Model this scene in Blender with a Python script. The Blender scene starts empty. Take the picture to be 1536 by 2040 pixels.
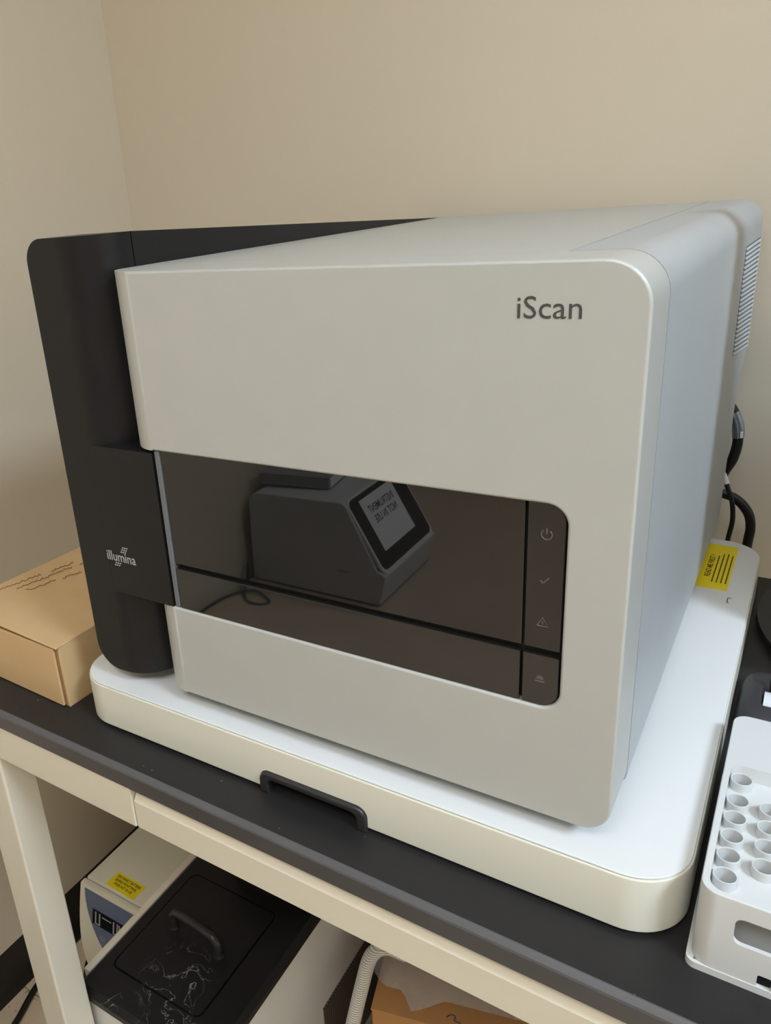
import bpy, bmesh, math, random
from mathutils import Vector, Matrix
random.seed(4)
S = bpy.context.scene
COL = S.collection
FLOOR = -0.92
CEIL = 1.78
XL, YB = -0.53, 0.755          # left wall plane, back wall plane
XR_, YF = 3.4, -3.4            # far right wall, wall behind the camera

# ------------------------------------------------------------------ camera
def setup_camera():
    W, H, f, cxp, cyp = 1536., 2040., 1574.67, 570.07, 991.98
    yaw, pit, rol = 0.6100, -0.3604, -0.0836
    fw = Vector((-math.sin(yaw)*math.cos(pit), math.cos(yaw)*math.cos(pit), math.sin(pit)))
    rt = Vector((math.cos(yaw), math.sin(yaw), 0)); up = rt.cross(fw)
    R = math.cos(rol)*rt + math.sin(rol)*up
    U = -math.sin(rol)*rt + math.cos(rol)*up
    cam = bpy.data.cameras.new('camera'); co = bpy.data.objects.new('camera', cam); COL.objects.link(co)
    m = Matrix((R, U, -fw)).transposed().to_4x4(); m.translation = Vector((0.6239, -0.4477, 0.4952))
    co.matrix_world = m
    cam.sensor_fit = 'VERTICAL'; cam.sensor_height = 36.0; cam.sensor_width = 36.0*W/H
    cam.lens = f/H*36.0
    cam.shift_x = (W/2-cxp)/H; cam.shift_y = (cyp-H/2)/H
    cam.clip_start = 0.02
    S.camera = co
setup_camera()

# ------------------------------------------------------------------ world, exposure
w = bpy.data.worlds.new('world'); S.world = w; w.use_nodes = True
w.node_tree.nodes['Background'].inputs[0].default_value = (0.8, 0.85, 0.9, 1)
w.node_tree.nodes['Background'].inputs[1].default_value = 0.15
S.view_settings.view_transform = 'Standard'; S.view_settings.look = 'None'
S.view_settings.gamma = 1.0; S.view_settings.use_curve_mapping = False
S.view_settings.exposure = -0.62
# ceiling fixtures: (x, y, size x, size y, colour, strength); built with the ceiling further down
FIXTURES = [
    (2.15, -0.48, 0.60, 0.60, (0.70, 0.85, 1.00), 96.0),
    (0.80, -1.25, 1.20, 0.60, (1.00, 0.975, 0.945), 20.5),
    (2.05, -2.20, 0.60, 1.20, (1.00, 0.96, 0.90), 6.0),
]

# ------------------------------------------------------------------ materials
def node_mat(name, col, rough=0.5, metal=0.0, var=0.04, vscale=8.0, bump=0.0, bscale=200.0, ior=1.5, coat=0.0, specks=None, trans=0.0, alpha=1.0, spec=0.5):
    m = bpy.data.materials.new(name); m.use_nodes = True
    nt = m.node_tree; N = nt.nodes; L = nt.links
    b = N['Principled BSDF']
    b.inputs['Roughness'].default_value = rough; b.inputs['Metallic'].default_value = metal
    b.inputs['Specular IOR Level'].default_value = spec
    b.inputs['IOR'].default_value = ior; b.inputs['Coat Weight'].default_value = coat
    b.inputs['Transmission Weight'].default_value = trans; b.inputs['Alpha'].default_value = alpha
    tc = N.new('ShaderNodeTexCoord')
    n = N.new('ShaderNodeTexNoise'); n.inputs['Scale'].default_value = vscale; n.inputs['Detail'].default_value = 4
    L.new(tc.outputs['Object'], n.inputs['Vector'])
    r = N.new('ShaderNodeValToRGB')
    c = Vector(col[:3])
    lo = c*(1-var); hi = c*(1+var)
    r.color_ramp.elements[0].position = 0.3; r.color_ramp.elements[0].color = (*lo, 1)
    r.color_ramp.elements[1].position = 0.7; r.color_ramp.elements[1].color = (*hi, 1)
    L.new(n.outputs['Fac'], r.inputs['Fac'])
    out = r.outputs['Color']
    if specks:
        scol, sscale, thr = specks
        n2 = N.new('ShaderNodeTexNoise'); n2.inputs['Scale'].default_value = sscale; n2.inputs['Detail'].default_value = 2
        L.new(tc.outputs['Object'], n2.inputs['Vector'])
        r2 = N.new('ShaderNodeValToRGB'); r2.color_ramp.elements[0].position = thr; r2.color_ramp.elements[1].position = thr+0.02
        L.new(n2.outputs['Fac'], r2.inputs['Fac'])
        mx = N.new('ShaderNodeMix'); mx.data_type = 'RGBA'
        L.new(r2.outputs['Color'], mx.inputs['Factor']); L.new(out, mx.inputs['A']); mx.inputs['B'].default_value = (*scol, 1)
        out = mx.outputs['Result']
    L.new(out, b.inputs['Base Color'])
    if bump:
        nb = N.new('ShaderNodeTexNoise'); nb.inputs['Scale'].default_value = bscale; nb.inputs['Detail'].default_value = 3
        L.new(tc.outputs['Object'], nb.inputs['Vector'])
        bp = N.new('ShaderNodeBump'); bp.inputs['Strength'].default_value = bump; bp.inputs['Distance'].default_value = 0.002
        L.new(nb.outputs['Fac'], bp.inputs['Height']); L.new(bp.outputs['Normal'], b.inputs['Normal'])
    return m

def emit_mat(name, col, strength):
    m = bpy.data.materials.new(name); m.use_nodes = True; nt = m.node_tree
    b = nt.nodes['Principled BSDF']
    b.inputs['Base Color'].default_value = (0.8, 0.8, 0.8, 1)
    b.inputs['Emission Color'].default_value = (*col, 1); b.inputs['Emission Strength'].default_value = strength
    return m

def srgb(r, g, b):
    f = lambda v: (v/255/12.92 if v/255 <= 0.04045 else ((v/255+0.055)/1.055)**2.4)
    return (f(r), f(g), f(b))

MAT = {}
MAT['wall'] = node_mat('wall_paint', srgb(208, 196, 175), 0.75, var=0.015, vscale=2.5, bump=0.08, bscale=260)
MAT['ceil'] = node_mat('ceiling_paint', srgb(232, 228, 220), 0.9, var=0.02, bump=0.1, bscale=120)
MAT['tile'] = node_mat('vinyl_tile', srgb(196, 180, 155), 0.4, var=0.10, vscale=14, specks=(srgb(165, 148, 122), 60, 0.66))
MAT['grout'] = node_mat('tile_joint', srgb(120, 108, 92), 0.8)
MAT['cove'] = node_mat('black_rubber_cove', srgb(34, 30, 27), 0.45, var=0.08)
MAT['silver'] = node_mat('silver_paint', srgb(179, 181, 179), 0.42, metal=0.15, var=0.012, vscale=30, bump=0.025, bscale=900)
MAT['silver_side'] = node_mat('silver_paint_shell', srgb(172, 177, 182), 0.42, metal=0.15, var=0.02, vscale=14, bump=0.03, bscale=900, specks=(srgb(205, 208, 210), 60, 0.80))
MAT['dark'] = node_mat('charcoal_plastic', srgb(25, 25, 27), 0.30, spec=0.26, var=0.05, bump=0.03, bscale=800)
MAT['dark_core'] = node_mat('dark_inner', srgb(22, 22, 23), 0.6)
MAT['glass'] = node_mat('smoked_glass', (0.006, 0.006, 0.006), 0.015, ior=1.62, var=0.02)
MAT['glass_rough'] = node_mat('smoked_glass_lower', (0.010, 0.010, 0.009), 0.03, ior=1.66, var=0.02)
MAT['strip'] = node_mat('grey_edge_strip', srgb(112, 115, 122), 0.4, metal=0.3)
MAT['ink'] = node_mat('dark_grey_print', srgb(66, 66, 68), 0.5)
MAT['logo'] = node_mat('light_grey_print', srgb(170, 168, 164), 0.5)
MAT['icon'] = node_mat('icon_print', srgb(88, 84, 78), 0.5)
MAT['vent_dark'] = node_mat('vent_recess', srgb(86, 97, 108), 0.6)
MAT['vent_slat'] = node_mat('vent_slat', srgb(215, 220, 224), 0.45)
MAT['white'] = node_mat('white_enamel', srgb(214, 217, 219), 0.32, var=0.008, bump=0.01, bscale=500)
MAT['cream'] = node_mat('cream_enamel', srgb(214, 214, 202), 0.38, var=0.01, vscale=5)
MAT['black'] = node_mat('black_plastic', srgb(40, 40, 41), 0.4, var=0.06)
MAT['rubber'] = node_mat('black_rubber', srgb(20, 20, 20), 0.6)
MAT['top'] = node_mat('black_laminate', srgb(37, 36, 37), 0.40, spec=0.32, var=0.10, vscale=5, bump=0.03, bscale=600, specks=(srgb(120, 118, 114), 170, 0.765))
MAT['edge'] = node_mat('worktop_edge', srgb(70, 68, 69), 0.33, var=0.06)
MAT['edge_bevel'] = node_mat('worktop_bevel_highlight', srgb(80, 80, 84), 0.42, var=0.08, vscale=12)  # lighter grey stands in for the light caught along the bevel
MAT['steel'] = node_mat('beige_steel', srgb(212, 206, 190), 0.4, var=0.02, vscale=6, bump=0.04, bscale=220)
MAT['card'] = node_mat('cardboard', srgb(198, 167, 124), 0.8, var=0.05, vscale=18, bump=0.1, bscale=140)
MAT['card_edge'] = node_mat('cardboard_edge', srgb(150, 115, 78), 0.9)
MAT['card_dark'] = node_mat('brown_cardboard', srgb(176, 128, 78), 0.8, var=0.06, vscale=12, bump=0.1, bscale=140)
MAT['pencil'] = node_mat('pencil_writing', srgb(120, 92, 58), 0.9)
MAT['rack'] = node_mat('pale_grey_plastic', srgb(200, 203, 204), 0.55, var=0.01, bump=0.02, bscale=500)
MAT['yellow'] = node_mat('yellow_label', srgb(240, 218, 10), 0.6, var=0.03)
MAT['yellow_dull'] = node_mat('yellow_label_gloss', srgb(232, 212, 20), 0.4, var=0.03)
MAT['label_ink'] = node_mat('label_print', srgb(70, 62, 10), 0.6)
MAT['cable'] = node_mat('black_cable', srgb(17, 17, 18), 0.45)
MAT['tag_white'] = node_mat('white_tag', srgb(225, 225, 225), 0.5)
MAT['foil'] = node_mat('silver_sleeve', srgb(150, 158, 168), 0.3, metal=0.6, var=0.2, vscale=60)
MAT['ups'] = node_mat('cream_plastic', srgb(224, 221, 204), 0.5, var=0.015)
MAT['ups_blue'] = node_mat('slate_blue_plastic', srgb(98, 110, 140), 0.4, var=0.03)
MAT['lcd'] = node_mat('black_display', srgb(18, 20, 26), 0.15)
MAT['lcd_seg'] = node_mat('display_segment', srgb(165, 165, 172), 0.5)
MAT['bath_white'] = node_mat('white_casing', srgb(222, 222, 222), 0.45, var=0.02)
MAT['bath_rim'] = node_mat('beige_casing', srgb(214, 204, 186), 0.5, var=0.02)
MAT['hose'] = node_mat('white_hose', srgb(214, 212, 208), 0.5)
MAT['instr'] = node_mat('grey_instrument_shell', srgb(205, 208, 212), 0.45, var=0.02)
MAT['instr_rim'] = node_mat('white_instrument_rim', srgb(226, 230, 234), 0.4)
MAT['paper'] = node_mat('white_paper', srgb(236, 238, 244), 0.8, var=0.01)
MAT['paper_ink'] = node_mat('black_print', srgb(20, 20, 22), 0.7)
MAT['bench'] = node_mat('tan_laminate', srgb(196, 176, 158), 0.5, var=0.05, vscale=6)
MAT['book'] = node_mat('grey_binder', srgb(150, 150, 156), 0.5)
MAT['mouse'] = node_mat('mouse_plastic', srgb(52, 51, 56), 0.42, var=0.04, bump=0.02, bscale=900)
MAT['mouse_side'] = node_mat('mouse_side_rubber', srgb(46, 50, 58), 0.5)
MAT['wheel'] = node_mat('pale_wheel', srgb(206, 212, 218), 0.4)
MAT['lamp_frame'] = node_mat('fixture_frame', srgb(230, 230, 228), 0.5)

def dusty_black():
    m = node_mat('dusty_black_lid', srgb(23, 22, 23), 0.42, spec=0.3, var=0.10, vscale=10, bump=0.05, bscale=500)
    nt = m.node_tree; N = nt.nodes; L = nt.links; b = N['Principled BSDF']
    src = b.inputs['Base Color'].links[0].from_socket
    tc = N.new('ShaderNodeTexCoord')
    # thin curly water marks: narrow band of a distorted noise, only inside two stained areas
    n = N.new('ShaderNodeTexNoise'); n.inputs['Scale'].default_value = 26; n.inputs['Detail'].default_value = 5; n.inputs['Distortion'].default_value = 1.2
    L.new(tc.outputs['Object'], n.inputs['Vector'])
    d = N.new('ShaderNodeMath'); d.operation = 'SUBTRACT'; L.new(n.outputs['Fac'], d.inputs[0]); d.inputs[1].default_value = 0.5
    a = N.new('ShaderNodeMath'); a.operation = 'ABSOLUTE'; L.new(d.outputs[0], a.inputs[0])
    r = N.new('ShaderNodeMapRange'); r.inputs['From Min'].default_value = 0.0; r.inputs['From Max'].default_value = 0.012
    r.inputs['To Min'].default_value = 1.0; r.inputs['To Max'].default_value = 0.0; L.new(a.outputs[0], r.inputs['Value'])
    prev = None
    for (cx, cy, rad) in ((0.000, -0.166, 0.060), (0.035, -0.232, 0.050), (-0.06, -0.236, 0.02)):
        vm = N.new('ShaderNodeVectorMath'); vm.operation = 'DISTANCE'
        L.new(tc.outputs['Object'], vm.inputs[0]); vm.inputs[1].default_value = (cx, cy, 0.42)
        mr = N.new('ShaderNodeMapRange'); mr.inputs['From Min'].default_value = rad*0.35; mr.inputs['From Max'].default_value = rad
        mr.inputs['To Min'].default_value = 1; mr.inputs['To Max'].default_value = 0
        L.new(vm.outputs['Value'], mr.inputs['Value'])
        if prev is None: prev = mr.outputs[0]
        else:
            mm = N.new('ShaderNodeMath'); mm.operation = 'MAXIMUM'; L.new(prev, mm.inputs[0]); L.new(mr.outputs[0], mm.inputs[1]); prev = mm.outputs[0]
    f = N.new('ShaderNodeMath'); f.operation = 'MULTIPLY'; L.new(r.outputs[0], f.inputs[0]); L.new(prev, f.inputs[1])
    f2 = N.new('ShaderNodeMath'); f2.operation = 'MULTIPLY'; L.new(f.outputs[0], f2.inputs[0]); f2.inputs[1].default_value = 0.5
    mx = N.new('ShaderNodeMix'); mx.data_type = 'RGBA'
    L.new(f2.outputs[0], mx.inputs['Factor']); L.new(src, mx.inputs['A']); mx.inputs['B'].default_value = (*srgb(190, 192, 196), 1)
    L.new(mx.outputs['Result'], b.inputs['Base Color'])
    return m
MAT['lid'] = dusty_black()

def perforated():
    m = node_mat('perforated_grille', srgb(98, 94, 88), 0.6)
    nt = m.node_tree; N = nt.nodes; L = nt.links; b = N['Principled BSDF']
    src = b.inputs['Base Color'].links[0].from_socket
    tc = N.new('ShaderNodeTexCoord'); sep = N.new('ShaderNodeSeparateXYZ'); L.new(tc.outputs['Object'], sep.inputs[0])
    outs = []
    for ax, fr in (('Y', 1000), ('Z', 1300)):
        mu = N.new('ShaderNodeMath'); mu.operation = 'MULTIPLY'; mu.inputs[1].default_value = fr; L.new(sep.outputs[ax], mu.inputs[0])
        si = N.new('ShaderNodeMath'); si.operation = 'SINE'; L.new(mu.outputs[0], si.inputs[0])
        gt = N.new('ShaderNodeMath'); gt.operation = 'GREATER_THAN'; gt.inputs[1].default_value = -0.25; L.new(si.outputs[0], gt.inputs[0]); outs.append(gt.outputs[0])
    mm = N.new('ShaderNodeMath'); mm.operation = 'MULTIPLY'; L.new(outs[0], mm.inputs[0]); L.new(outs[1], mm.inputs[1])
    mx = N.new('ShaderNodeMix'); mx.data_type = 'RGBA'; L.new(mm.outputs[0], mx.inputs['Factor']); L.new(src, mx.inputs['A']); mx.inputs['B'].default_value = (0.006, 0.006, 0.006, 1)
    L.new(mx.outputs['Result'], b.inputs['Base Color'])
    return m
MAT['perf'] = perforated()

def braided():
    m = node_mat('braided_hose', srgb(205, 203, 198), 0.5)
    nt = m.node_tree; N = nt.nodes; L = nt.links; b = N['Principled BSDF']
    tc = N.new('ShaderNodeTexCoord')
    wv = N.new('ShaderNodeTexWave'); wv.inputs['Scale'].default_value = 90; wv.bands_direction = 'Z'; wv.inputs['Distortion'].default_value = 3
    L.new(tc.outputs['Object'], wv.inputs['Vector'])
    r = N.new('ShaderNodeValToRGB'); r.color_ramp.elements[0].color = (*srgb(150, 148, 143), 1); r.color_ramp.elements[1].color = (*srgb(222, 220, 214), 1)
    L.new(wv.outputs['Fac'], r.inputs['Fac']); L.new(r.outputs['Color'], b.inputs['Base Color'])
    return m
MAT['braid'] = braided()

def plastic_film():
    m = bpy.data.materials.new('clear_plastic_film'); m.use_nodes = True
    nt = m.node_tree; N = nt.nodes; L = nt.links; b = N['Principled BSDF']
    b.inputs['Roughness'].default_value = 0.14
    tc = N.new('ShaderNodeTexCoord'); n = N.new('ShaderNodeTexNoise'); n.inputs['Scale'].default_value = 30; n.inputs['Detail'].default_value = 3
    L.new(tc.outputs['Object'], n.inputs['Vector'])
    r = N.new('ShaderNodeValToRGB'); r.color_ramp.elements[0].color = (0.62, 0.64, 0.64, 1); r.color_ramp.elements[1].color = (0.8, 0.81, 0.81, 1)
    L.new(n.outputs['Fac'], r.inputs['Fac']); L.new(r.outputs['Color'], b.inputs['Base Color'])
    b.inputs['Alpha'].default_value = 0.33
    bp = N.new('ShaderNodeBump'); bp.inputs['Strength'].default_value = 0.5; bp.inputs['Distance'].default_value = 0.01
    L.new(n.outputs['Fac'], bp.inputs['Height']); L.new(bp.outputs['Normal'], b.inputs['Normal'])
    return m
MAT['film'] = plastic_film()

# ------------------------------------------------------------------ geometry helpers
def finish(bm, name, mat, parent=None, origin=(0, 0, 0), smooth=35, sub=None):
    o3 = Vector(origin)
    if o3.length: bmesh.ops.translate(bm, verts=bm.verts, vec=-o3)
    bmesh.ops.recalc_face_normals(bm, faces=bm.faces)
    me = bpy.data.meshes.new(name); bm.to_mesh(me); bm.free()
    for p in me.polygons: p.use_smooth = True
    me.set_sharp_from_angle(angle=math.radians(smooth))
    if mat: me.materials.append(MAT[mat] if isinstance(mat, str) else mat)
    ob = bpy.data.objects.new(name, me); COL.objects.link(ob)
    if smooth < 59:
        wn = ob.modifiers.new('weighted_normal', 'WEIGHTED_NORMAL'); wn.keep_sharp = True
    if parent: ob.parent = parent
    return ob

def thing(name, label, cat, loc=(0, 0, 0), rz=0.0, group=None):
    o = bpy.data.objects.new(name, None); COL.objects.link(o)
    o.location = loc; o.rotation_euler = (0, 0, rz); o.empty_display_size = 0.05
    o['label'] = label; o['category'] = cat
    if group: o['group'] = group
    return o

def tag(o, label, cat, group=None):
    o['label'] = label; o['category'] = cat
    if group: o['group'] = group
    return o

def struct(o):
    o['kind'] = 'structure'; return o

def bevel(bm, wdt, seg=2, ang=40, sel=None):
    es = [e for e in bm.edges if len(e.link_faces) == 2 and e.calc_face_angle(0) > math.radians(ang) and (sel is None or sel(e))]
    if es: bmesh.ops.bevel(bm, geom=es, offset=wdt, offset_type='OFFSET', segments=seg, profile=0.5, affect='EDGES', clamp_overlap=True)
    return bm

def rpoly(pts, seg=7):
    """pts: (x, y, r) -> rounded polygon"""
    out = []; n = len(pts)
    for i in range(n):
        x, y, r = pts[i]
        if r <= 0: out.append((x, y)); continue
        p = Vector((x, y)); a = Vector(pts[i-1][:2])-p; b = Vector(pts[(i+1) % n][:2])-p
        a.normalize(); b.normalize()
        th = a.angle(b); t = r/math.tan(th/2)
        c = p+(a+b).normalized()*(r/math.sin(th/2))
        s = p+a*t-c; e = p+b*t-c
        a0 = math.atan2(s.y, s.x); a1 = math.atan2(e.y, e.x); d = a1-a0
        while d > math.pi: d -= 2*math.pi
        while d < -math.pi: d += 2*math.pi
        for k in range(seg+1):
            q = a0+d*k/seg; out.append((c.x+r*math.cos(q), c.y+r*math.sin(q)))
    return out

def rrect(x0, y0, x1, y1, r, seg=7):
    return rpoly([(x0, y0, r), (x1, y0, r), (x1, y1, r), (x0, y1, r)], seg)

def prism(poly, axis, a, b, bm=None):
    """extrude a 2D polygon along 'x' (poly = y,z), 'y' (poly = x,z) or 'z' (poly = x,y)"""
    bm = bm or bmesh.new()
    def P3(p, t):
        return {'x': (t, p[0], p[1]), 'y': (p[0], t, p[1]), 'z': (p[0], p[1], t)}[axis]
    v0 = [bm.verts.new(P3(p, a)) for p in poly]; v1 = [bm.verts.new(P3(p, b)) for p in poly]
    bm.faces.new(v0); bm.faces.new(v1[::-1]); n = len(poly)
    for i in range(n): bm.faces.new((v0[i], v1[i], v1[(i+1) % n], v0[(i+1) % n]))
    bmesh.ops.recalc_face_normals(bm, faces=bm.faces)
    return bm

def box(x0, x1, y0, y1, z0, z1, bv=0.0, seg=2, bm=None):
    b = prism([(x0, y0), (x1, y0), (x1, y1), (x0, y1)], 'z', z0, z1, bm)
    if bv: bevel(b, bv, seg)
    return b

def cyl(c, r, h, axis='z', seg=24, r2=None, bm=None):
    bm = bm or bmesh.new()
    r2 = r if r2 is None else r2
    def P3(q, rr, t):
        u, v = rr*math.cos(q), rr*math.sin(q)
        return {'z': (c[0]+u, c[1]+v, c[2]+t), 'y': (c[0]+u, c[1]+t, c[2]+v), 'x': (c[0]+t, c[1]+u, c[2]+v)}[axis]
    a = [bm.verts.new(P3(2*math.pi*i/seg, r, 0)) for i in range(seg)]; b = [bm.verts.new(P3(2*math.pi*i/seg, r2, h)) for i in range(seg)]
    bm.faces.new(a); bm.faces.new(b[::-1])
    for i in range(seg): bm.faces.new((a[i], b[i], b[(i+1) % seg], a[(i+1) % seg]))
    return bm

def catmull(pts, n=8):
    P = [Vector(p) for p in pts]; P = [2*P[0]-P[1]]+P+[2*P[-1]-P[-2]]; out = []
    for i in range(1, len(P)-2):
        for k in range(n):
            t = k/n; a, b, c, d = P[i-1:i+3]
            out.append(0.5*((2*b)+(c-a)*t+(2*a-5*b+4*c-d)*t*t+(3*b-a-3*c+d)*t**3))
    out.append(P[-2]); return out

def tube(pts, r, seg=12, n=8, bm=None, smooth=True):
    bm = bm or bmesh.new()
    C = catmull(pts, n) if smooth else [Vector(p) for p in pts]
    rings = []; up = Vector((0.13, 0.21, 1)).normalized()
    for i, p in enumerate(C):
        t = (C[min(i+1, len(C)-1)]-C[max(i-1, 0)]).normalized()
        s = t.cross(up)
        if s.length < 1e-3: s = t.cross(Vector((1, 0, 0)))
        s.normalize(); u = s.cross(t).normalized(); up = u
        rr = r(i/(len(C)-1)) if callable(r) else r
        rings.append([bm.verts.new(p+s*rr*math.cos(2*math.pi*k/seg)+u*rr*math.sin(2*math.pi*k/seg)) for k in range(seg)])
    for a, b in zip(rings, rings[1:]):
        for k in range(seg): bm.faces.new((a[k], a[(k+1) % seg], b[(k+1) % seg], b[k]))
    bm.faces.new(rings[0][::-1]); bm.faces.new(rings[-1])
    return bm

def bisect_many(bm, co_list, no):
    for co in co_list:
        bmesh.ops.bisect_plane(bm, geom=list(bm.verts)+list(bm.edges)+list(bm.faces), dist=1e-6, plane_co=co, plane_no=no)

def boolean(bm, cutters, op='DIFFERENCE'):
    """apply boolean of bmesh cutters and return a new bmesh"""
    bmesh.ops.recalc_face_normals(bm, faces=bm.faces)
    me = bpy.data.meshes.new('tmp'); bm.to_mesh(me); bm.free()
    o = bpy.data.objects.new('tmp', me); COL.objects.link(o); tmp = []
    for c in cutters:
        bmesh.ops.recalc_face_normals(c, faces=c.faces)
        cm = bpy.data.meshes.new('tmpc'); c.to_mesh(cm); c.free()
        co = bpy.data.objects.new('tmpc', cm); COL.objects.link(co); tmp.append(co)
        md = o.modifiers.new('b', 'BOOLEAN'); md.object = co; md.operation = op; md.solver = 'EXACT'
    dg = bpy.context.evaluated_depsgraph_get(); dg.update()
    res = bpy.data.meshes.new_from_object(o.evaluated_get(dg))
    out = bmesh.new(); out.from_mesh(res)
    for q in tmp+[o]:
        d = q.data; bpy.data.objects.remove(q); bpy.data.meshes.remove(d)
    bpy.data.meshes.remove(res)
    return out

def text_bm(s, width=None, height=None, align='LEFT', extrude=0.0002, space=1.0, bold=0.0, line=1.0):
    cu = bpy.data.curves.new('txt', 'FONT'); cu.body = s; cu.size = 1.0; cu.align_x = align
    cu.space_character = space; cu.space_line = line; cu.offset = bold; cu.resolution_u = 3
    o = bpy.data.objects.new('txt', cu); COL.objects.link(o)
    dg = bpy.context.evaluated_depsgraph_get(); dg.update()
    me = bpy.data.meshes.new_from_object(o.evaluated_get(dg))
    bm = bmesh.new(); bm.from_mesh(me)
    bpy.data.objects.remove(o); bpy.data.curves.remove(cu); bpy.data.meshes.remove(me)
    xs = [v.co.x for v in bm.verts]; ys = [v.co.y for v in bm.verts]
    x0, x1, y0, y1 = min(xs), max(xs), min(ys), max(ys)
    sx = width/(x1-x0) if width else None; sy = height/(y1-y0) if height else None
    sx = sx or sy; sy = sy or sx
    for v in bm.verts:
        v.co.x = (v.co.x-x0)*sx; v.co.y = (v.co.y-y0)*sy; v.co.z = 0
    g = bmesh.ops.extrude_face_region(bm, geom=list(bm.faces))
    bmesh.ops.translate(bm, verts=[e for e in g['geom'] if isinstance(e, bmesh.types.BMVert)], vec=(0, 0, extrude))
    return bm

def on_plane(bm, o, xdir, ydir):
    """map local x,y,z to a plane with origin o"""
    x = Vector(xdir).normalized(); y = Vector(ydir).normalized(); z = x.cross(y).normalized()
    m = Matrix((x, y, z)).transposed().to_4x4(); m.translation = Vector(o)
    bmesh.ops.transform(bm, matrix=m, verts=bm.verts)
    return bm

def join(*bms):
    out = bmesh.new()
    for b in bms:
        me = bpy.data.meshes.new('t'); b.to_mesh(me); b.free(); out.from_mesh(me); bpy.data.meshes.remove(me)
    return out

def word_bars(lines, width, pitch, h, seed=1):
    """illegible small print: rows of short bars, in x,y plane going down from y=0"""
    rnd = random.Random(seed); bm = bmesh.new()
    for i, frac in enumerate(lines):
        x = 0.0
        while x < width*frac:
            L_ = min(rnd.uniform(0.5, 1.6)*h*2, width*frac-x)
            box(x, x+L_, -i*pitch-h, -i*pitch, 0, 0.0002, bm=bm); x += L_+h*0.5
    return bm

# ================================================================== the room
def room():
    fl = struct(finish(box(XL-0.1, XR_+0.1, YF-0.1, YB+0.1, FLOOR-0.06, FLOOR-0.0045), 'floor', 'grout'))
    T = 0.305; me = None
    nx = int((XR_-XL)/T)+1; ny = int((YB-YF)/T)+1
    for i in range(nx):
        for j in range(ny):
            x0 = XL+i*T; y1 = YB-j*T
            w_ = min(T, XR_-x0); d_ = min(T, y1-YF)
            if w_ < 0.02 or d_ < 0.02: continue
            if abs(w_-T) < 1e-6 and abs(d_-T) < 1e-6 and me:
                t = bpy.data.objects.new('floor_tile', me); COL.objects.link(t); t.parent = fl
            else:
                t = finish(box(0.0008, w_-0.0008, -d_+0.0008, -0.0008, -0.004, 0, 0.0006, 1), 'floor_tile', 'tile', fl)
                if abs(w_-T) < 1e-6 and abs(d_-T) < 1e-6: me = t.data
            t.location = (x0, y1, FLOOR)
    struct(finish(box(XL-0.1, XL, YF-0.1, YB+0.1, FLOOR-0.06, CEIL+0.06), 'wall_left', 'wall'))
    struct(finish(box(XL-0.1, XR_+0.1, YB, YB+0.1, FLOOR-0.06, CEIL+0.06), 'wall_back', 'wall'))
    struct(finish(box(XR_, XR_+0.1, YF-0.1, YB+0.1, FLOOR-0.06, CEIL+0.06), 'wall_right', 'wall'))
    struct(finish(box(XL-0.1, XR_+0.1, YF-0.1, YF, FLOOR-0.06, CEIL+0.06), 'wall_front', 'wall'))
    struct(finish(box(XL-0.1, XR_+0.1, YF-0.1, YB+0.1, CEIL, CEIL+0.06), 'ceiling', 'ceil'))
    prof = [(0, 0), (0.011, 0), (0.009, 0.004), (0.0045, 0.012), (0.003, 0.03), (0.003, 0.100), (0.0015, 0.104), (0, 0.104)]
    struct(finish(prism([(XL+a, FLOOR+b) for a, b in prof], 'y', YF, YB), 'baseboard_left', 'cove'))
    struct(finish(prism([(YB-a, FLOOR+b) for a, b in prof], 'x', XL, XR_), 'baseboard_back', 'cove'))
    for k, (x, y, sx, sy, c, st) in enumerate(FIXTURES):
        lab = ['cool white ceiling light panel above the right end of the table',
               'warm white ceiling light panel over the low bench',
               'warm white ceiling light panel near the room\'s far corner'][k]
        t = thing('ceiling_light', lab, 'ceiling light', (x, y, CEIL), 0)
        f = bmesh.new()
        for (a, b, c2, d) in ((-sx/2-.025, sx/2+.025, -sy/2-.025, -sy/2), (-sx/2-.025, sx/2+.025, sy/2, sy/2+.025), (-sx/2-.025, -sx/2, -sy/2, sy/2), (sx/2, sx/2+.025, -sy/2, sy/2)):
            box(a, b, c2, d, -0.02, 0, bm=f)
        finish(f, 'frame', 'lamp_frame', t)
        finish(box(-sx/2, sx/2, -sy/2, sy/2, -0.012, -0.002), 'diffuser', emit_mat('diffuser_glow', c, st), t)
room()

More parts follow.
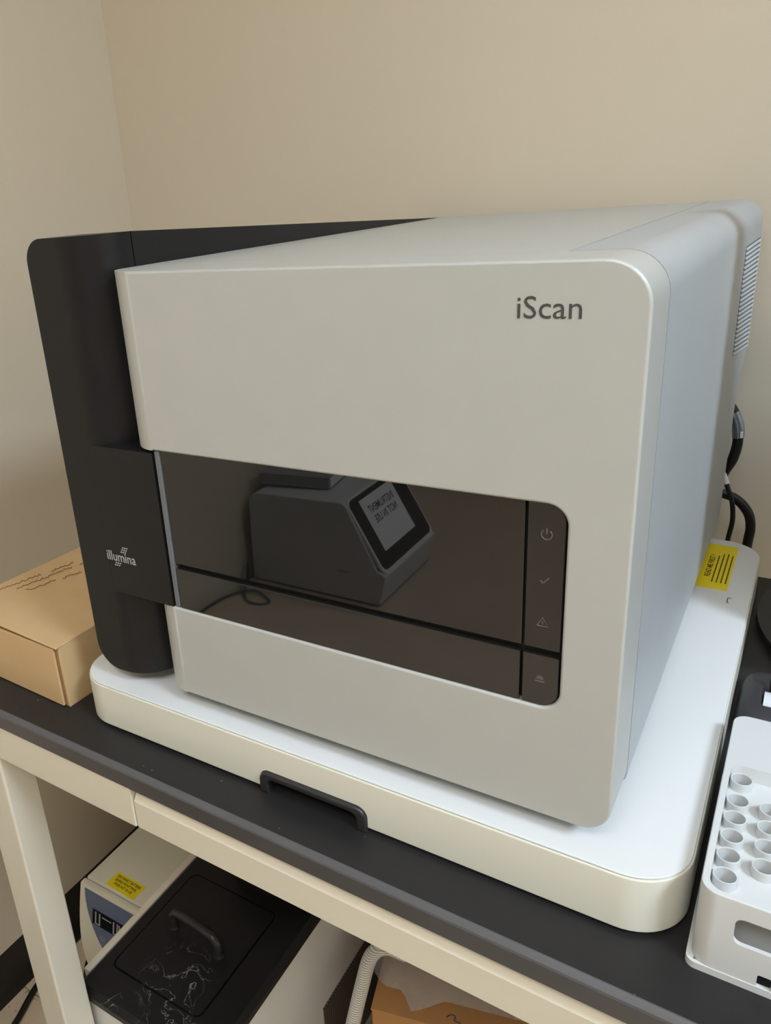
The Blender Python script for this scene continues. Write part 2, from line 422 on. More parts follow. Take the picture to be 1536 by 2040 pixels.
# ================================================================== the table
def table():
    O = (0.0, -0.0398, FLOOR)
    t = thing('lab_table', 'lab table with black worktop and beige steel frame', 'table', O, -0.0136)
    H = -FLOOR; L0, L1 = -0.275, 1.75
    prof = rpoly([(0.0042, H-0.0223, 0), (0.67, H-0.0223, 0.002), (0.67, H, 0.004), (0.0052, H, 0)], 4)
    finish(prism(prof, 'x', L0, L1), 'worktop', 'top', t)
    prof = rpoly([(0, H-0.0223, 0.001), (0.0042, H-0.0223, 0), (0.0048, H-0.0056, 0), (0.0, H-0.0056, 0.0)], 3)
    finish(prism(prof, 'x', L0, L1), 'edge_trim', 'edge', t)
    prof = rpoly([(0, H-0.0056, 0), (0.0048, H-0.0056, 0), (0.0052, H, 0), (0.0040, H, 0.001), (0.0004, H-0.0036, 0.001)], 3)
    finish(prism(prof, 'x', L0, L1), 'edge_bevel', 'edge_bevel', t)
    # front rail: long length with a sloped upper lip, and the sleeve at the left end
    finish(prism([(0.003, H-0.0705), (0.003, H-0.039), (0.0045, H-0.0375), (0.013, H-0.0226), (0.045, H-0.0226), (0.045, H-0.0705)], 'x', 0.128, L1-0.06), 'front_rail', 'steel', t)
    s = box(L0+0.02, 0.1265, 0.0015, 0.046, H-0.0712, H-0.0226, 0.002, 2)
    finish(s, 'rail_sleeve', 'steel', t)
    finish(box(L0+0.02, L1-0.06, 0.60, 0.645, H-0.0705, H-0.0226, 0.002), 'back_rail', 'steel', t)
    for x in (-0.142, L1-0.12):
        finish(box(x, x+0.048, 0.046, 0.60, H-0.07, H-0.0226, 0.002), 'side_rail', 'steel', t)
        for y in (0.0025, 0.600):
            finish(box(x, x+0.049, y, y+0.043, 0, H-0.0705, 0.003, 3), 'leg', 'steel', t)
table()

# ================================================================== plinth under the scanner
HB = 0.0520
def plinth():
    O = (0.31, 0.30, 0.0)
    t = thing('instrument_plinth', 'low white rounded plinth carrying the scanner on the black worktop', 'plinth', O)
    X0, X1, Y0, Y1 = 0.021, 0.600, 0.0, 0.600
    body = prism(rrect(X0, Y0, X1, Y1, 0.042, 12), 'z', 0.0035, HB-0.0022)
    bevel(body, 0.0012, 2)
    hx0, hx1, hz = 0.2575, 0.3655, 0.0235
    cut = prism(rpoly([(hx0, -0.01, 0), (hx1, -0.01, 0), (hx1, hz, 0.010), (hx0, hz, 0.010)]), 'y', -0.02, 0.05)
    body = boolean(body, [cut])
    finish(body, 'body', 'cream', t, O)
    top = prism(rrect(X0+0.0012, Y0+0.0012, X1-0.0012, Y1-0.0012, 0.041, 12), 'z', HB-0.0018, HB)
    bevel(top, 0.0011, 2)
    finish(top, 'top_cover', 'white', t, O)
    # black lined grip recess in the front
    outer = [(hx0+0.0004, 0.0005, 0), (hx1-0.0004, 0.0005, 0), (hx1-0.0004, hz-0.0004, 0.010), (hx0+0.0004, hz-0.0004, 0.010)]
    inn = [(hx0+0.0095, -0.002, 0), (hx1-0.0095, -0.002, 0), (hx1-0.0095, hz-0.0075, 0.006), (hx0+0.0095, hz-0.0075, 0.006)]
    ring = boolean(prism(rpoly(outer), 'y', -0.0035, 0.046), [prism(rpoly(inn), 'y', -0.01, 0.041)])
    bevel(ring, 0.0022, 3, 50, sel=lambda e: all(v.co.y < -0.003 for v in e.verts))
    h = finish(ring, 'grip_recess', 'black', t, O)
    for (x, y) in ((0.07, 0.05), (0.55, 0.05), (0.07, 0.55), (0.55, 0.55)):
        finish(cyl((x, y, 0), 0.018, 0.0045), 'foot', 'rubber', t, O)
    # yellow sticker with print
    lx0, lx1, ly0, ly1 = 0.536, 0.5752, 0.456, 0.5805
    lb = finish(box(lx0, lx1, ly0, ly1, HB, HB+0.0003), 'warning_label', 'yellow_dull', t, O)
    lb['label'] = 'yellow sticker with small black print'
    tx = on_plane(text_bm('READ ME FIRST !', width=0.062, height=0.0062, bold=0.01), (0.5545, 0.486, HB+0.0003), (0, 1, 0), (-1, 0, 0))
    bars = on_plane(word_bars([0.9, 0.98, 1.0, 0.95], 0.083, 0.0046, 0.0015, 3), (0.5572, 0.473, HB+0.0003), (0, 1, 0), (-1, 0, 0))
    finish(join(tx, bars), 'print', 'label_ink', lb, O)
    # tiny printed mark beside the sticker
    mk = join(box(0.5775, 0.5785, 0.428, 0.4405, HB, HB+0.0002), box(0.5775, 0.5815, 0.4395, 0.4405, HB, HB+0.0002), box(0.5775, 0.5800, 0.428, 0.429, HB, HB+0.0002))
    finish(mk, 'printed_mark', 'ink', t, O)
plinth()

# ================================================================== the scanner
YS = 0.0144; HS = 0.4523; ZB = 0.066; XRt = 0.548; XLs = 0.135
def scanner():
    O = (0.31, 0.35, HB)
    t = thing('array_scanner', 'large silver and charcoal bench scanner with dark glass window on white plinth', 'scanner', O)
    add = lambda bm, name, mat, par=None, sm=35: finish(bm, name, mat, par or t, O, sm)
    # ---- C-shaped silver front panel
    wz0, wz1, wx1 = 0.1573, 0.3063, 0.5098
    poly = rpoly([(XLs, ZB, 0.018), (XRt, ZB, 0.022), (XRt, HS, 0.026), (XLs, HS, 0.0015),
                  (XLs, wz1, 0.008), (wx1, wz1, 0.0135), (wx1, wz0, 0.0135), (XLs, wz0, 0.0015)], 9)
    YP = 0.0655
    bm = prism(poly, 'y', YS, YP)
    r = 0.034
    bisect_many(bm, [(XLs+r*(1-math.cos(a)), 0, 0) for a in [math.radians(6*k) for k in range(1, 16)]], (1, 0, 0))
    for v in bm.verts:
        if abs(v.co.y-YS) < 1e-5 and v.co.x < XLs+r:
            d = XLs+r-v.co.x; v.co.y = YS+r-math.sqrt(max(r*r-d*d, 0))
    bevel(bm, 0.0022, 3, 45, sel=lambda e: all(v.co.y < YS+1e-4 for v in e.verts))
    add(bm, 'front_panel', 'silver')
    # ---- inner chassis (keeps gaps dark, gives the stepped back)
    core = prism([(0.040, 0.070), (0.600, 0.070), (0.632, 0.235), (0.700, 0.272), (0.700, HS-0.008), (0.040, HS-0.008)], 'x', XLs+0.006, XRt-0.030)
    # hollow it at the window so that the glass is not buried
    core = boolean(core, [box(0.16, XRt-0.02, 0.03, 0.060, wz0-0.012, wz1+0.012)])
    add(core, 'chassis', 'dark_core')
    # ---- top cover left of the seam
    Y0 = YP+0.0024
    tc = box(XLs, 0.4878, Y0, 0.705, HS-0.009, HS, 0.0008, 2)
    add(tc, 'top_cover', 'silver')
    # ---- right shell: top strip, rounded shoulder, side
    outer = [(0.4908, HS)]
    rr = 0.026
    for k in range(0, 13):
        a = math.pi/2*(1-k/12); outer.append((XRt-rr+rr*math.cos(a), HS-rr+rr*math.sin(a)))
    for z in (0.36, 0.30, 0.275, 0.262, 0.248, 0.235, 0.16, 0.085): outer.append((XRt, z))
    rb = 0.010
    for k in range(0, 6):
        a = -math.pi/2*k/5; outer.append((XRt-rb+rb*math.cos(a), ZB+0.004+rb+rb*math.sin(a)))
    outer.append((XRt-0.03, ZB+0.004))
    def yback(z):
        if z >= 0.275: return 0.705
        if z >= 0.235: return 0.637+(0.705-0.637)*(z-0.235)/0.04
        return 0.603+(0.637-0.603)*(z-0.066)/(0.235-0.066)
    sb = bmesh.new(); rows = []
    for (x, z) in outer: rows.append((sb.verts.new((x, Y0, z)), sb.verts.new((x, yback(z), z))))
    for a, b in zip(rows, rows[1:]): sb.faces.new((a[0], b[0], b[1], a[1]))
    bmesh.ops.recalc_face_normals(sb, faces=sb.faces)
    g = bmesh.ops.solidify(sb, geom=list(sb.faces), thickness=0.0035)
    add(sb, 'side_shell', 'silver_side', sm=30)
    # back panel
    add(prism([(0.602, 0.071), (0.606, 0.071), (0.640, 0.235), (0.7035, 0.270), (0.7035, HS-0.0085), (0.700, HS-0.0085), (0.700, 0.272), (0.634, 0.236)], 'x', XLs+0.002, XRt-0.028), 'back_panel', 'silver_side')
    # ---- vent on the side
    vy0, vy1, vz0, vz1 = 0.520, 0.698, 0.285, 0.412
    v = add(prism([(vy0, 0.300), (vy1, 0.276), (vy1, vz1-0.004), (vy0+0.006, vz1)], 'x', XRt-0.0005, XRt+0.0006), 'vent_grille', 'vent_dark')
    n = 24
    for k in range(n):
        f = (k+0.5)/n
        za = 0.300+(vz1-0.300)*f; zb = 0.276+(vz1-0.004-0.276)*f
        add(prism([(vy0+0.006*f, za-0.0012), (vy1, zb-0.0012), (vy1, zb+0.0012), (vy0+0.006*f, za+0.0012)], 'x', XRt+0.0003, XRt+0.0016), 'slat', 'vent_slat', v)
    # ---- charcoal column on the left
    xd0, xd1, zt = 0.0535, 0.1335, 0.4805
    sec = rpoly([(xd0, ZB-0.001, 0.026), (xd1, ZB+0.002, 0), (xd1, zt, 0), (xd0, zt, 0.020)], 10)
    bm = prism(sec, 'y', YS, 0.0600)
    rc = 0.043; xc = xd1-rc
    bisect_many(bm, [(xc+rc*math.sin(math.radians(6*k)), 0, 0) for k in range(0, 15)], (1, 0, 0))
    for vv in bm.verts:
        if vv.co.y < YS+1e-5 and vv.co.x > xc:
            d = vv.co.x-xc; vv.co.y = YS+rc-math.sqrt(max(rc*rc-d*d, 0))
    blk = box(0.0925, 0.1665, YS, 0.058, 0.1575, 0.3037)
    bm = boolean(bm, [blk], 'UNION')
    bevel(bm, 0.0012, 2, 50, sel=lambda e: all(q.co.y < YS+1e-4 for q in e.verts))
    lpo = add(bm, 'side_column', 'dark')
    # rear charcoal side panel, its top falling towards the back
    sec = rpoly([(xd0, ZB-0.001, 0.026), (xd1, ZB+0.002, 0), (xd1, zt, 0), (xd0, zt, 0.020)], 10)
    bm = prism(sec, 'y', 0.0612, 0.702)
    for vv in bm.verts:
        if vv.co.y > 0.5 and vv.co.z > 0.3: vv.co.z -= (zt-HS)
    add(bm, 'rear_side_panel', 'dark')
    # name print with the dot clusters above and below it
    lo = Vector((0.0905, YS-0.0003, 0.1912)); ww = 0.0365
    tx = on_plane(text_bm('illumina', width=ww, height=0.0098, bold=0.004), lo, (1, 0, 0), (0, 0, 1))
    dots = bmesh.new()
    for (cx, cz) in [(0.0195, 0.0104), (0.0220, 0.0104), (0.0245, 0.0104), (0.0209, 0.0128), (0.0234, 0.0128), (0.0259, 0.0128), (0.0223, 0.0152), (0.0248, 0.0152), (0.0273, 0.0152),
                     (0.0090, -0.0044), (0.0116, -0.0044), (0.0142, -0.0044), (0.0104, -0.0021), (0.0130, -0.0021), (0.0156, -0.0021)]:
        cyl((lo.x+cx, lo.y, lo.z+cz), 0.0008, 0.0003, 'y', 8, bm=dots)
    add(join(tx, dots), 'maker_name', 'logo', lpo)
    # ---- window zone
    add(box(0.1682, 0.1735, YS+0.0010, 0.03, wz0+0.0012, wz1-0.0006, 0.0006, 1), 'edge_strip', 'strip')
    gy = YS+0.0026
    add(box(0.1741, 0.4826, gy, gy+0.004, 0.2012, wz1+0.002, 0.0005, 1), 'viewing_window', 'glass')
    td = box(0.1741, 0.4826, gy-0.0012, gy+0.004, wz0+0.0002, 0.1972, 0.0010, 2)
    add(td, 'tray_door', 'glass_rough')
    ip = prism(rpoly([(0.4843, 0.2012, 0), (wx1-0.0012, 0.2012, 0), (wx1-0.0012, wz1-0.0010, 0.0125), (0.4843, wz1+0.002, 0)]), 'y', gy, gy+0.004)
    ipo = add(bevel(ip, 0.0005, 1, 60), 'indicator_panel', 'glass')
    eb = prism(rpoly([(0.4843, wz0+0.0006, 0), (wx1-0.0012, wz0+0.0006, 0.0125), (wx1-0.0012, 0.1972, 0), (0.4843, 0.1972, 0)]), 'y', gy-0.0012, gy+0.004)
    ebo = add(bevel(eb, 0.0008, 2, 60), 'eject_button', 'glass_rough')
    add(box(0.1745, wx1+0.004, gy+0.0045, gy+0.010, wz0-0.004, wz1+0.004), 'window_backing', 'dark_core')
    # ---- symbols
    def icon(bm, par, name): add(bm, name, 'icon', par)
    yi = gy-0.0003
    # power
    pts = []; c = (0.4968, 0.2850); b = bmesh.new()
    arc = [(c[0]+0.0034*math.sin(a), yi, c[1]+0.0034*math.cos(a)) for a in [math.radians(38+284*k/20) for k in range(21)]]
    tube(arc, 0.00045, 6, 1, b, False); tube([(c[0], yi, c[1]+0.0004), (c[0], yi, c[1]+0.0042)], 0.00045, 6, 1, b, False)
    icon(b, ipo, 'power_symbol')
    b = tube([(0.4940, yi, 0.2523), (0.4957, yi, 0.2506), (0.4993, yi, 0.2548)], 0.0006, 6, 1, None, False); icon(b, ipo, 'check_symbol')
    b = tube([(0.4928, yi, 0.2190), (0.5000, yi, 0.2190), (0.4964, yi, 0.2252), (0.4928, yi, 0.2190)], 0.0005, 6, 1, None, False)
    tube([(0.4964, yi, 0.2206), (0.4964, yi, 0.2228)], 0.0005, 6, 1, b, False); icon(b, ipo, 'warning_symbol')
    b = prism([(0.4936, 0.1784), (0.4992, 0.1784), (0.4982, 0.1806), (0.4964, 0.1814), (0.4946, 0.1806)], 'y', gy-0.0015, gy-0.0011)
    box(0.4932, 0.4996, gy-0.0015, gy-0.0011, 0.1762, 0.1776, bm=b); icon(b, ebo, 'eject_symbol')
    # ---- model name on the front
    tx = on_plane(text_bm('iScan', width=0.0365, height=0.0128, bold=-0.001), (0.4752, YS-0.0001, 0.4198), (1, 0, 0), (0, 0, 1))
    add(tx, 'model_name', 'ink')
    # ---- feet
    for (x, y) in ((0.11, 0.09), (0.50, 0.09), (0.11, 0.55), (0.50, 0.55)):
        add(cyl((x, y, HB+0.0003), 0.014, 0.0195), 'foot', 'rubber')
scanner()

# ================================================================== carton at the left
def small_carton():
    O = Vector((-0.0005, 0.002, 0.0))
    t = thing('cardboard_box', 'flat tan cardboard carton with pencil notes beside the scanner', 'box', O, math.radians(-2.5))
    W_, D_, H_ = 0.182, 0.27, 0.076
    th = 0.003
    b = bmesh.new()
    box(-W_, 0, 0.004, D_, 0, th, bm=b); box(-W_, -W_+th, 0.004, D_, th, H_-0.004, bm=b); box(-W_, 0, D_-th, D_, th, H_-0.004, bm=b)
    finish(b, 'tray', 'card', t)
    finish(box(-th*1.3, 0.0005, 0.0035, D_-th, 0.0005, H_-0.001, 0.0012, 2), 'side_flap', 'card', t)
    finish(box(-W_, -0.0062, 0.0, th, 0.001, H_-0.0048, 0.001, 2), 'front_flap', 'card', t)
    finish(box(-W_+0.004, -0.004, 0.0032, 0.0045, 0.001, H_-0.004), 'inner_flap', 'card_edge', t)
    lid = box(-W_-0.001, 0.0008, -0.0006, D_, H_-0.003, H_, 0.0013, 2)
    for v in lid.verts:                               # lid stands a little open towards the left front
        v.co.z += 0.0045*max(0, -v.co.x/W_)*max(0, 1-v.co.y/D_)
    l = finish(lid, 'lid', 'card', t)
    # pencil writing, three short rows of scribble running away from the front
    rnd = random.Random(7); wr = bmesh.new()
    for row, (x0, y0, x1, y1) in enumerate([(-0.170, 0.052, -0.158, 0.105), (-0.155, 0.118, -0.150, 0.150), (-0.152, 0.064, -0.140, 0.140), (-0.135, 0.150, -0.128, 0.205), (-0.137, 0.068, -0.128, 0.105), (-0.124, 0.112, -0.119, 0.136)]):
        n = int(math.hypot(x1-x0, y1-y0)/0.0022); pts = []
        d = Vector((x1-x0, y1-y0)); d.normalize(); p = Vector((-d.y, d.x))
        for k in range(n):
            f = k/max(n-1, 1); off = rnd.uniform(-0.0028, 0.0028)
            q = Vector((x0, y0)).lerp(Vector((x1, y1)), f)+p*off
            zz = H_+0.0003+0.0045*max(0, -q.x/W_)*max(0, 1-q.y/D_)
            pts.append((q.x, q.y, zz))
        tube(pts, 0.00045, 4, 2, wr)
    finish(wr, 'pencil_notes', 'pencil', l)
small_carton()

# ================================================================== tube rack at the right
def rack():
    O = Vector((0.68, 0.10, 0.0))
    t = thing('tube_rack', 'pale grey plastic tube rack with round sockets beside the plinth', 'rack', O)
    X0, X1, Y0, Y1, ZT, ZF = 0.6065, 0.760, -0.0035, 0.200, 0.068, 0.0568
    body = prism(rrect(X0, Y0, X1, Y1, 0.011, 8), 'z', 0.0, ZT)
    bevel(body, 0.0012, 2, 50)
    cav = box(X0+0.004, X1-0.004, Y0+0.003, Y0+0.020, -0.01, ZF-0.0018)
    rec = prism(rrect(X0+0.0045, Y0+0.0035, X1-0.0045, 0.1335, 0.009, 6), 'z', ZF, ZT+0.01)
    for v in rec.verts:
        if v.co.y > 0.12 and v.co.z < ZF+0.001: v.co.y -= 0.003
    win = prism(rrect(0.6285, 0.0335, 0.738, 0.0548, 0.005, 5), 'y', Y0-0.01, Y0+0.012)
    sq = prism(rrect(0.6445, 0.0050, 0.6525, 0.0152, 0.001, 2), 'y', Y0-0.01, Y0+0.012)
    spots = []
    for c in range(7):
        for k in range(6):
            if c % 2 == 1 and k == 0: continue
            if c % 2 == 1 and k == 5: continue
            spots.append((0.6190+0.0205*c, 0.0190+0.0193*k+(0.0055 if k == 5 else 0)))
    holes = bmesh.new()
    for (x, y) in spots: cyl((x, y, ZF-0.02), 0.0064, 0.04, 'z', 20, bm=holes)
    body = boolean(body, [cav, rec, win, sq, holes])
    finish(body, 'body', 'rack', t, O)
    finish(boolean(prism(rrect(X0-0.0028, Y0-0.0006, X1+0.0028, Y1+0.003, 0.006, 5), 'z', 0, 0.0055), [box(X0+0.002, X1-0.002, Y0+0.002, Y1-0.002, -0.01, 0.02)]), 'base_flange', 'rack', t, O)
    # shared socket mesh
    sb = bmesh.new(); seg = 24
    prof = [(0.0074, ZF-0.0004), (0.0074, ZT-0.0043), (0.0071, ZT-0.0038), (0.0066, ZT-0.0038), (0.0063, ZT-0.0043), (0.0063, 0.030), (0.0002, 0.030)]
    rings = [[sb.verts.new((r*math.cos(2*math.pi*i/seg), r*math.sin(2*math.pi*i/seg), z)) for i in range(seg)] for r, z in prof]
    for a, b in zip(rings, rings[1:]):
        for i in range(seg): sb.faces.new((a[i], a[(i+1) % seg], b[(i+1) % seg], b[i]))
    first = finish(sb, 'socket', 'rack', t); first.location = Vector((*spots[0], 0))-O
    for (x, y) in spots[1:]:
        o = first.copy(); COL.objects.link(o); o.parent = t; o.location = Vector((x, y, 0))-O
rack()

# ================================================================== mouse
def mouse():
    cx, cy, hx, hy, hz = 0.6290, 0.312, 0.0270, 0.056, 0.030
    O = Vector((cx, cy, 0))
    t = thing('computer_mouse', 'dark computer mouse with pale scroll wheel behind the tube rack', 'mouse', O)
    def shell(sx, sy, sz, z0=0.0):
        bm = bmesh.new(); nu, nv = 40, 14; rows = []
        for j in range(nv+1):
            a = math.pi/2*j/nv; cz = math.sin(a)**0.75; cr = math.cos(a)**0.55 if j < nv else 0
            row = []
            for i in range(nu):
                q = 2*math.pi*i/nu
                ex = math.copysign(abs(math.cos(q))**0.75, math.cos(q)); ey = math.copysign(abs(math.sin(q))**0.75, math.sin(q))
                x = sx*cr*ex*(1-0.06*math.cos(math.pi*ey)); y = sy*cr*ey
                row.append(bm.verts.new((x, y, z0+sz*cz*(1-0.18*max(0, ey)))))
            rows.append(row)
        for a, b in zip(rows, rows[1:]):
            for i in range(nu): bm.faces.new((a[i], a[(i+1) % nu], b[(i+1) % nu], b[i]))
        bm.faces.new(rows[0][::-1]); bmesh.ops.remove_doubles(bm, verts=bm.verts, dist=1e-6)
        return bm
    finish(shell(hx, hy, 0.021, 0.0), 'base', 'mouse_side', t, smooth=60)
    top = boolean(shell(hx-0.0015, hy-0.0015, hz-0.001, 0.001), [box(-0.0008, 0.0008, 0.000, 0.06, 0.004, 0.06), box(-0.0055, 0.0055, -0.030, 0.002, 0.014, 0.06, 0.003, 3)])
    finish(top, 'top_shell', 'mouse', t, smooth=45)
    wh = cyl((-0.0040, -0.0140, 0.0195), 0.0125, 0.0080, 'x', 28); bevel(wh, 0.0030, 4, 60)
    finish(wh, 'scroll_wheel', 'wheel', t)
mouse()

# ================================================================== monitor at the right (only its round foot reaches into view)
def monitor():
    c = (0.790, 0.515)
    t = thing('computer_monitor', 'black monitor on a flat round foot behind the mouse', 'monitor', (c[0], c[1], 0))
    d = cyl((0, 0, 0), 0.185, 0.010, 'z', 64); bevel(d, 0.003, 3)
    finish(d, 'round_foot', 'black', t)
    finish(box(-0.03, 0.03, -0.03, -0.012, 0.010, 0.30, 0.004, 2), 'neck', 'black', t)
    p = box(-0.158, 0.40, -0.140, -0.110, 0.030, 0.56, 0.006, 3)  # unseen panel, enlarged and set forward to shade the plinth and back wall
    pn = finish(p, 'screen_housing', 'black', t)
    finish(box(-0.146, 0.388, -0.1408, -0.1395, 0.045, 0.548), 'screen', 'lcd', pn)
    finish(box(-0.05, 0.05, -0.111, -0.028, 0.20, 0.30, 0.004, 2), 'mount', 'black', t)
monitor()

# ================================================================== cables at the scanner's back
def cables():
    a = thing('power_cable', 'thick black cable with silver sleeve hanging from the scanner\'s back', 'cable', (0.545, 0.66, 0.10))
    O = (0.545, 0.66, 0.10)
    pts = [(0.500, 0.648, 0.232), (0.530, 0.658, 0.221), (0.548, 0.662, 0.196), (0.554, 0.664, 0.165), (0.551, 0.668, 0.138), (0.543, 0.674, 0.117), (0.534, 0.682, 0.088), (0.528, 0.692, 0.03), (0.53, 0.70, -0.1), (0.535, 0.70, -0.3)]
    finish(tube(pts, 0.0062), 'sheath', 'cable', a, O)
    sl = finish(tube([(0.5455, 0.6615, 0.201), (0.5520, 0.6628, 0.184), (0.5540, 0.664, 0.168)], 0.0072), 'sleeve', 'foil', a, O)
    finish(box(0.5565, 0.5592, 0.6535, 0.662, 0.170, 0.177), 'white_patch', 'tag_white', sl, O)
    b = thing('signal_cable', 'thin black cable with small white tag behind the plinth', 'cable', (0.552, 0.665, 0.05))
    O2 = (0.552, 0.665, 0.05)
    pts = [(0.50, 0.634, 0.150), (0.530, 0.648, 0.133), (0.5435, 0.652, 0.120), (0.5500, 0.651, 0.104), (0.5570, 0.650, 0.086), (0.5605, 0.650, 0.060), (0.558, 0.650, 0.03), (0.552, 0.652, -0.05), (0.55, 0.654, -0.25)]
    finish(tube(pts, 0.0030), 'sheath', 'cable', b, O2)
    finish(tube([(0.5415, 0.6515, 0.1225), (0.5440, 0.652, 0.1185), (0.5485, 0.6515, 0.1085)], 0.0040, n=4), 'white_tag', 'tag_white', b, O2)
    c = thing('curved_cable', 'thick black cable bending over behind the plinth\'s rear corner', 'cable', (0.57, 0.665, 0.05))
    O3 = (0.57, 0.665, 0.05)
    pts = [(0.48, 0.632, 0.105), (0.520, 0.650, 0.097), (0.545, 0.663, 0.090), (0.562, 0.667, 0.082), (0.576, 0.667, 0.066), (0.581, 0.667, 0.046), (0.580, 0.667, 0.02), (0.577, 0.67, -0.08), (0.575, 0.675, -0.3)]
    finish(tube(pts, 0.0060), 'sheath', 'cable', c, O3)
cables()

# ================================================================== under the table: battery backup unit
def ups():
    X0, X1, ZT = -0.372, -0.212, -0.640
    O = Vector(((X0+X1)/2, 0.42, FLOOR))
    t = thing('battery_backup_unit', 'cream battery backup unit with slate blue display panel under the table', 'power supply', O)
    add = lambda bm, n, m, par=None: finish(bm, n, m, par or t, O)
    add(box(X0, X1, 0.234, 0.62, FLOOR, ZT, 0.004, 3), 'casing', 'ups')
    # bowed front bezel
    def yf(z):
        f = (ZT-z)/(ZT-FLOOR); return 0.222-0.028*math.sin(math.pi*min(1, f*0.95+0.02))
    zs = [ZT-(ZT-FLOOR)*k/16 for k in range(17)]
    prof = [(yf(z), z) for z in zs]+[(0.2325, FLOOR), (0.2325, ZT)]
    bz = prism(prof, 'x', X0-0.001, X1+0.001); bevel(bz, 0.003, 2, 60)
    fb = add(bz, 'front_bezel', 'ups')
    # shield shaped blue panel following the bow
    def sheet(outline, off, name, mat, par, thick=0.0012):
        bm = prism(outline, 'y', 0.0, 0.03)
        bisect_many(bm, [(0, 0, z) for z in zs], (0, 0, 1))
        for v in bm.verts:
            base = yf(v.co.z)-off
            v.co.y = base if v.co.y < 0.01 else base+thick
        return add(bm, name, mat, par)
    xm = (X0+X1)/2
    left = [(X0+0.013+0.055*(k/10)**1.6, ZT-0.006-0.112*(k/10)) for k in range(11)]
    right = [(2*xm-x, z) for x, z in left[::-1]]
    blue = sheet(left+right, 0.0012, 'display_panel', 'ups_blue', fb)
    blue['label'] = 'slate blue shield-shaped display panel'
    disp = sheet([(X0+0.036, ZT-0.062), (X0+0.124, ZT-0.062), (X0+0.124, ZT-0.034), (X0+0.036, ZT-0.034)], 0.0020, 'display', 'lcd', fb, 0.0012)
    for (a, b, c, d) in ((0.043, 0.046, -0.060, -0.037), (0.046, 0.055, -0.060, -0.058), (0.053, 0.056, -0.060, -0.037), (0.060, 0.084, -0.042, -0.0405), (0.088, 0.091, -0.060, -0.037), (0.097, 0.100, -0.060, -0.037), (0.091, 0.097, -0.060, -0.058), (0.102, 0.105, -0.058, -0.038)):
        sheet([(X0+a, ZT+c), (X0+b, ZT+c), (X0+b, ZT+d), (X0+a, ZT+d)], 0.0025, 'segment', 'lcd_seg', disp and fb, 0.0008)
    # power symbol
    cz = ZT-0.082; cxx = X0+0.062
    arc = [(cxx+0.005*math.sin(a), yf(cz)-0.0018, cz+0.005*math.cos(a)) for a in [math.radians(40+280*k/14) for k in range(15)]]
    b = tube(arc, 0.0008, 6, 1, None, False); tube([(cxx, yf(cz)-0.0018, cz+0.001), (cxx, yf(cz)-0.0018, cz+0.006)], 0.0008, 6, 1, b, False)
    add(b, 'power_symbol', 'lcd_seg', fb)
    # yellow label on top
    lb = box(-0.035, 0.035, -0.016, 0.016, 0, 0.0004)
    m = Matrix.Translation(Vector((-0.291, 0.2545, ZT))) @ Matrix.Rotation(math.radians(-2), 4, 'Z')
    bmesh.ops.transform(lb, matrix=m, verts=lb.verts)
    lo = add(lb, 'warning_label', 'yellow'); lo['label'] = 'yellow sticker with black capitals'
    tx = text_bm('DISCONNECT BATTERIES\nBEHIND FRONT PANEL\nWHEN NOT IN USE', width=0.058, height=0.0215, align='CENTER', bold=0.015)
    bmesh.ops.translate(tx, verts=tx.verts, vec=(-0.029, -0.0095, 0.0004))
    bmesh.ops.transform(tx, matrix=m, verts=tx.verts)
    add(tx, 'print', 'label_ink', lo)
ups()

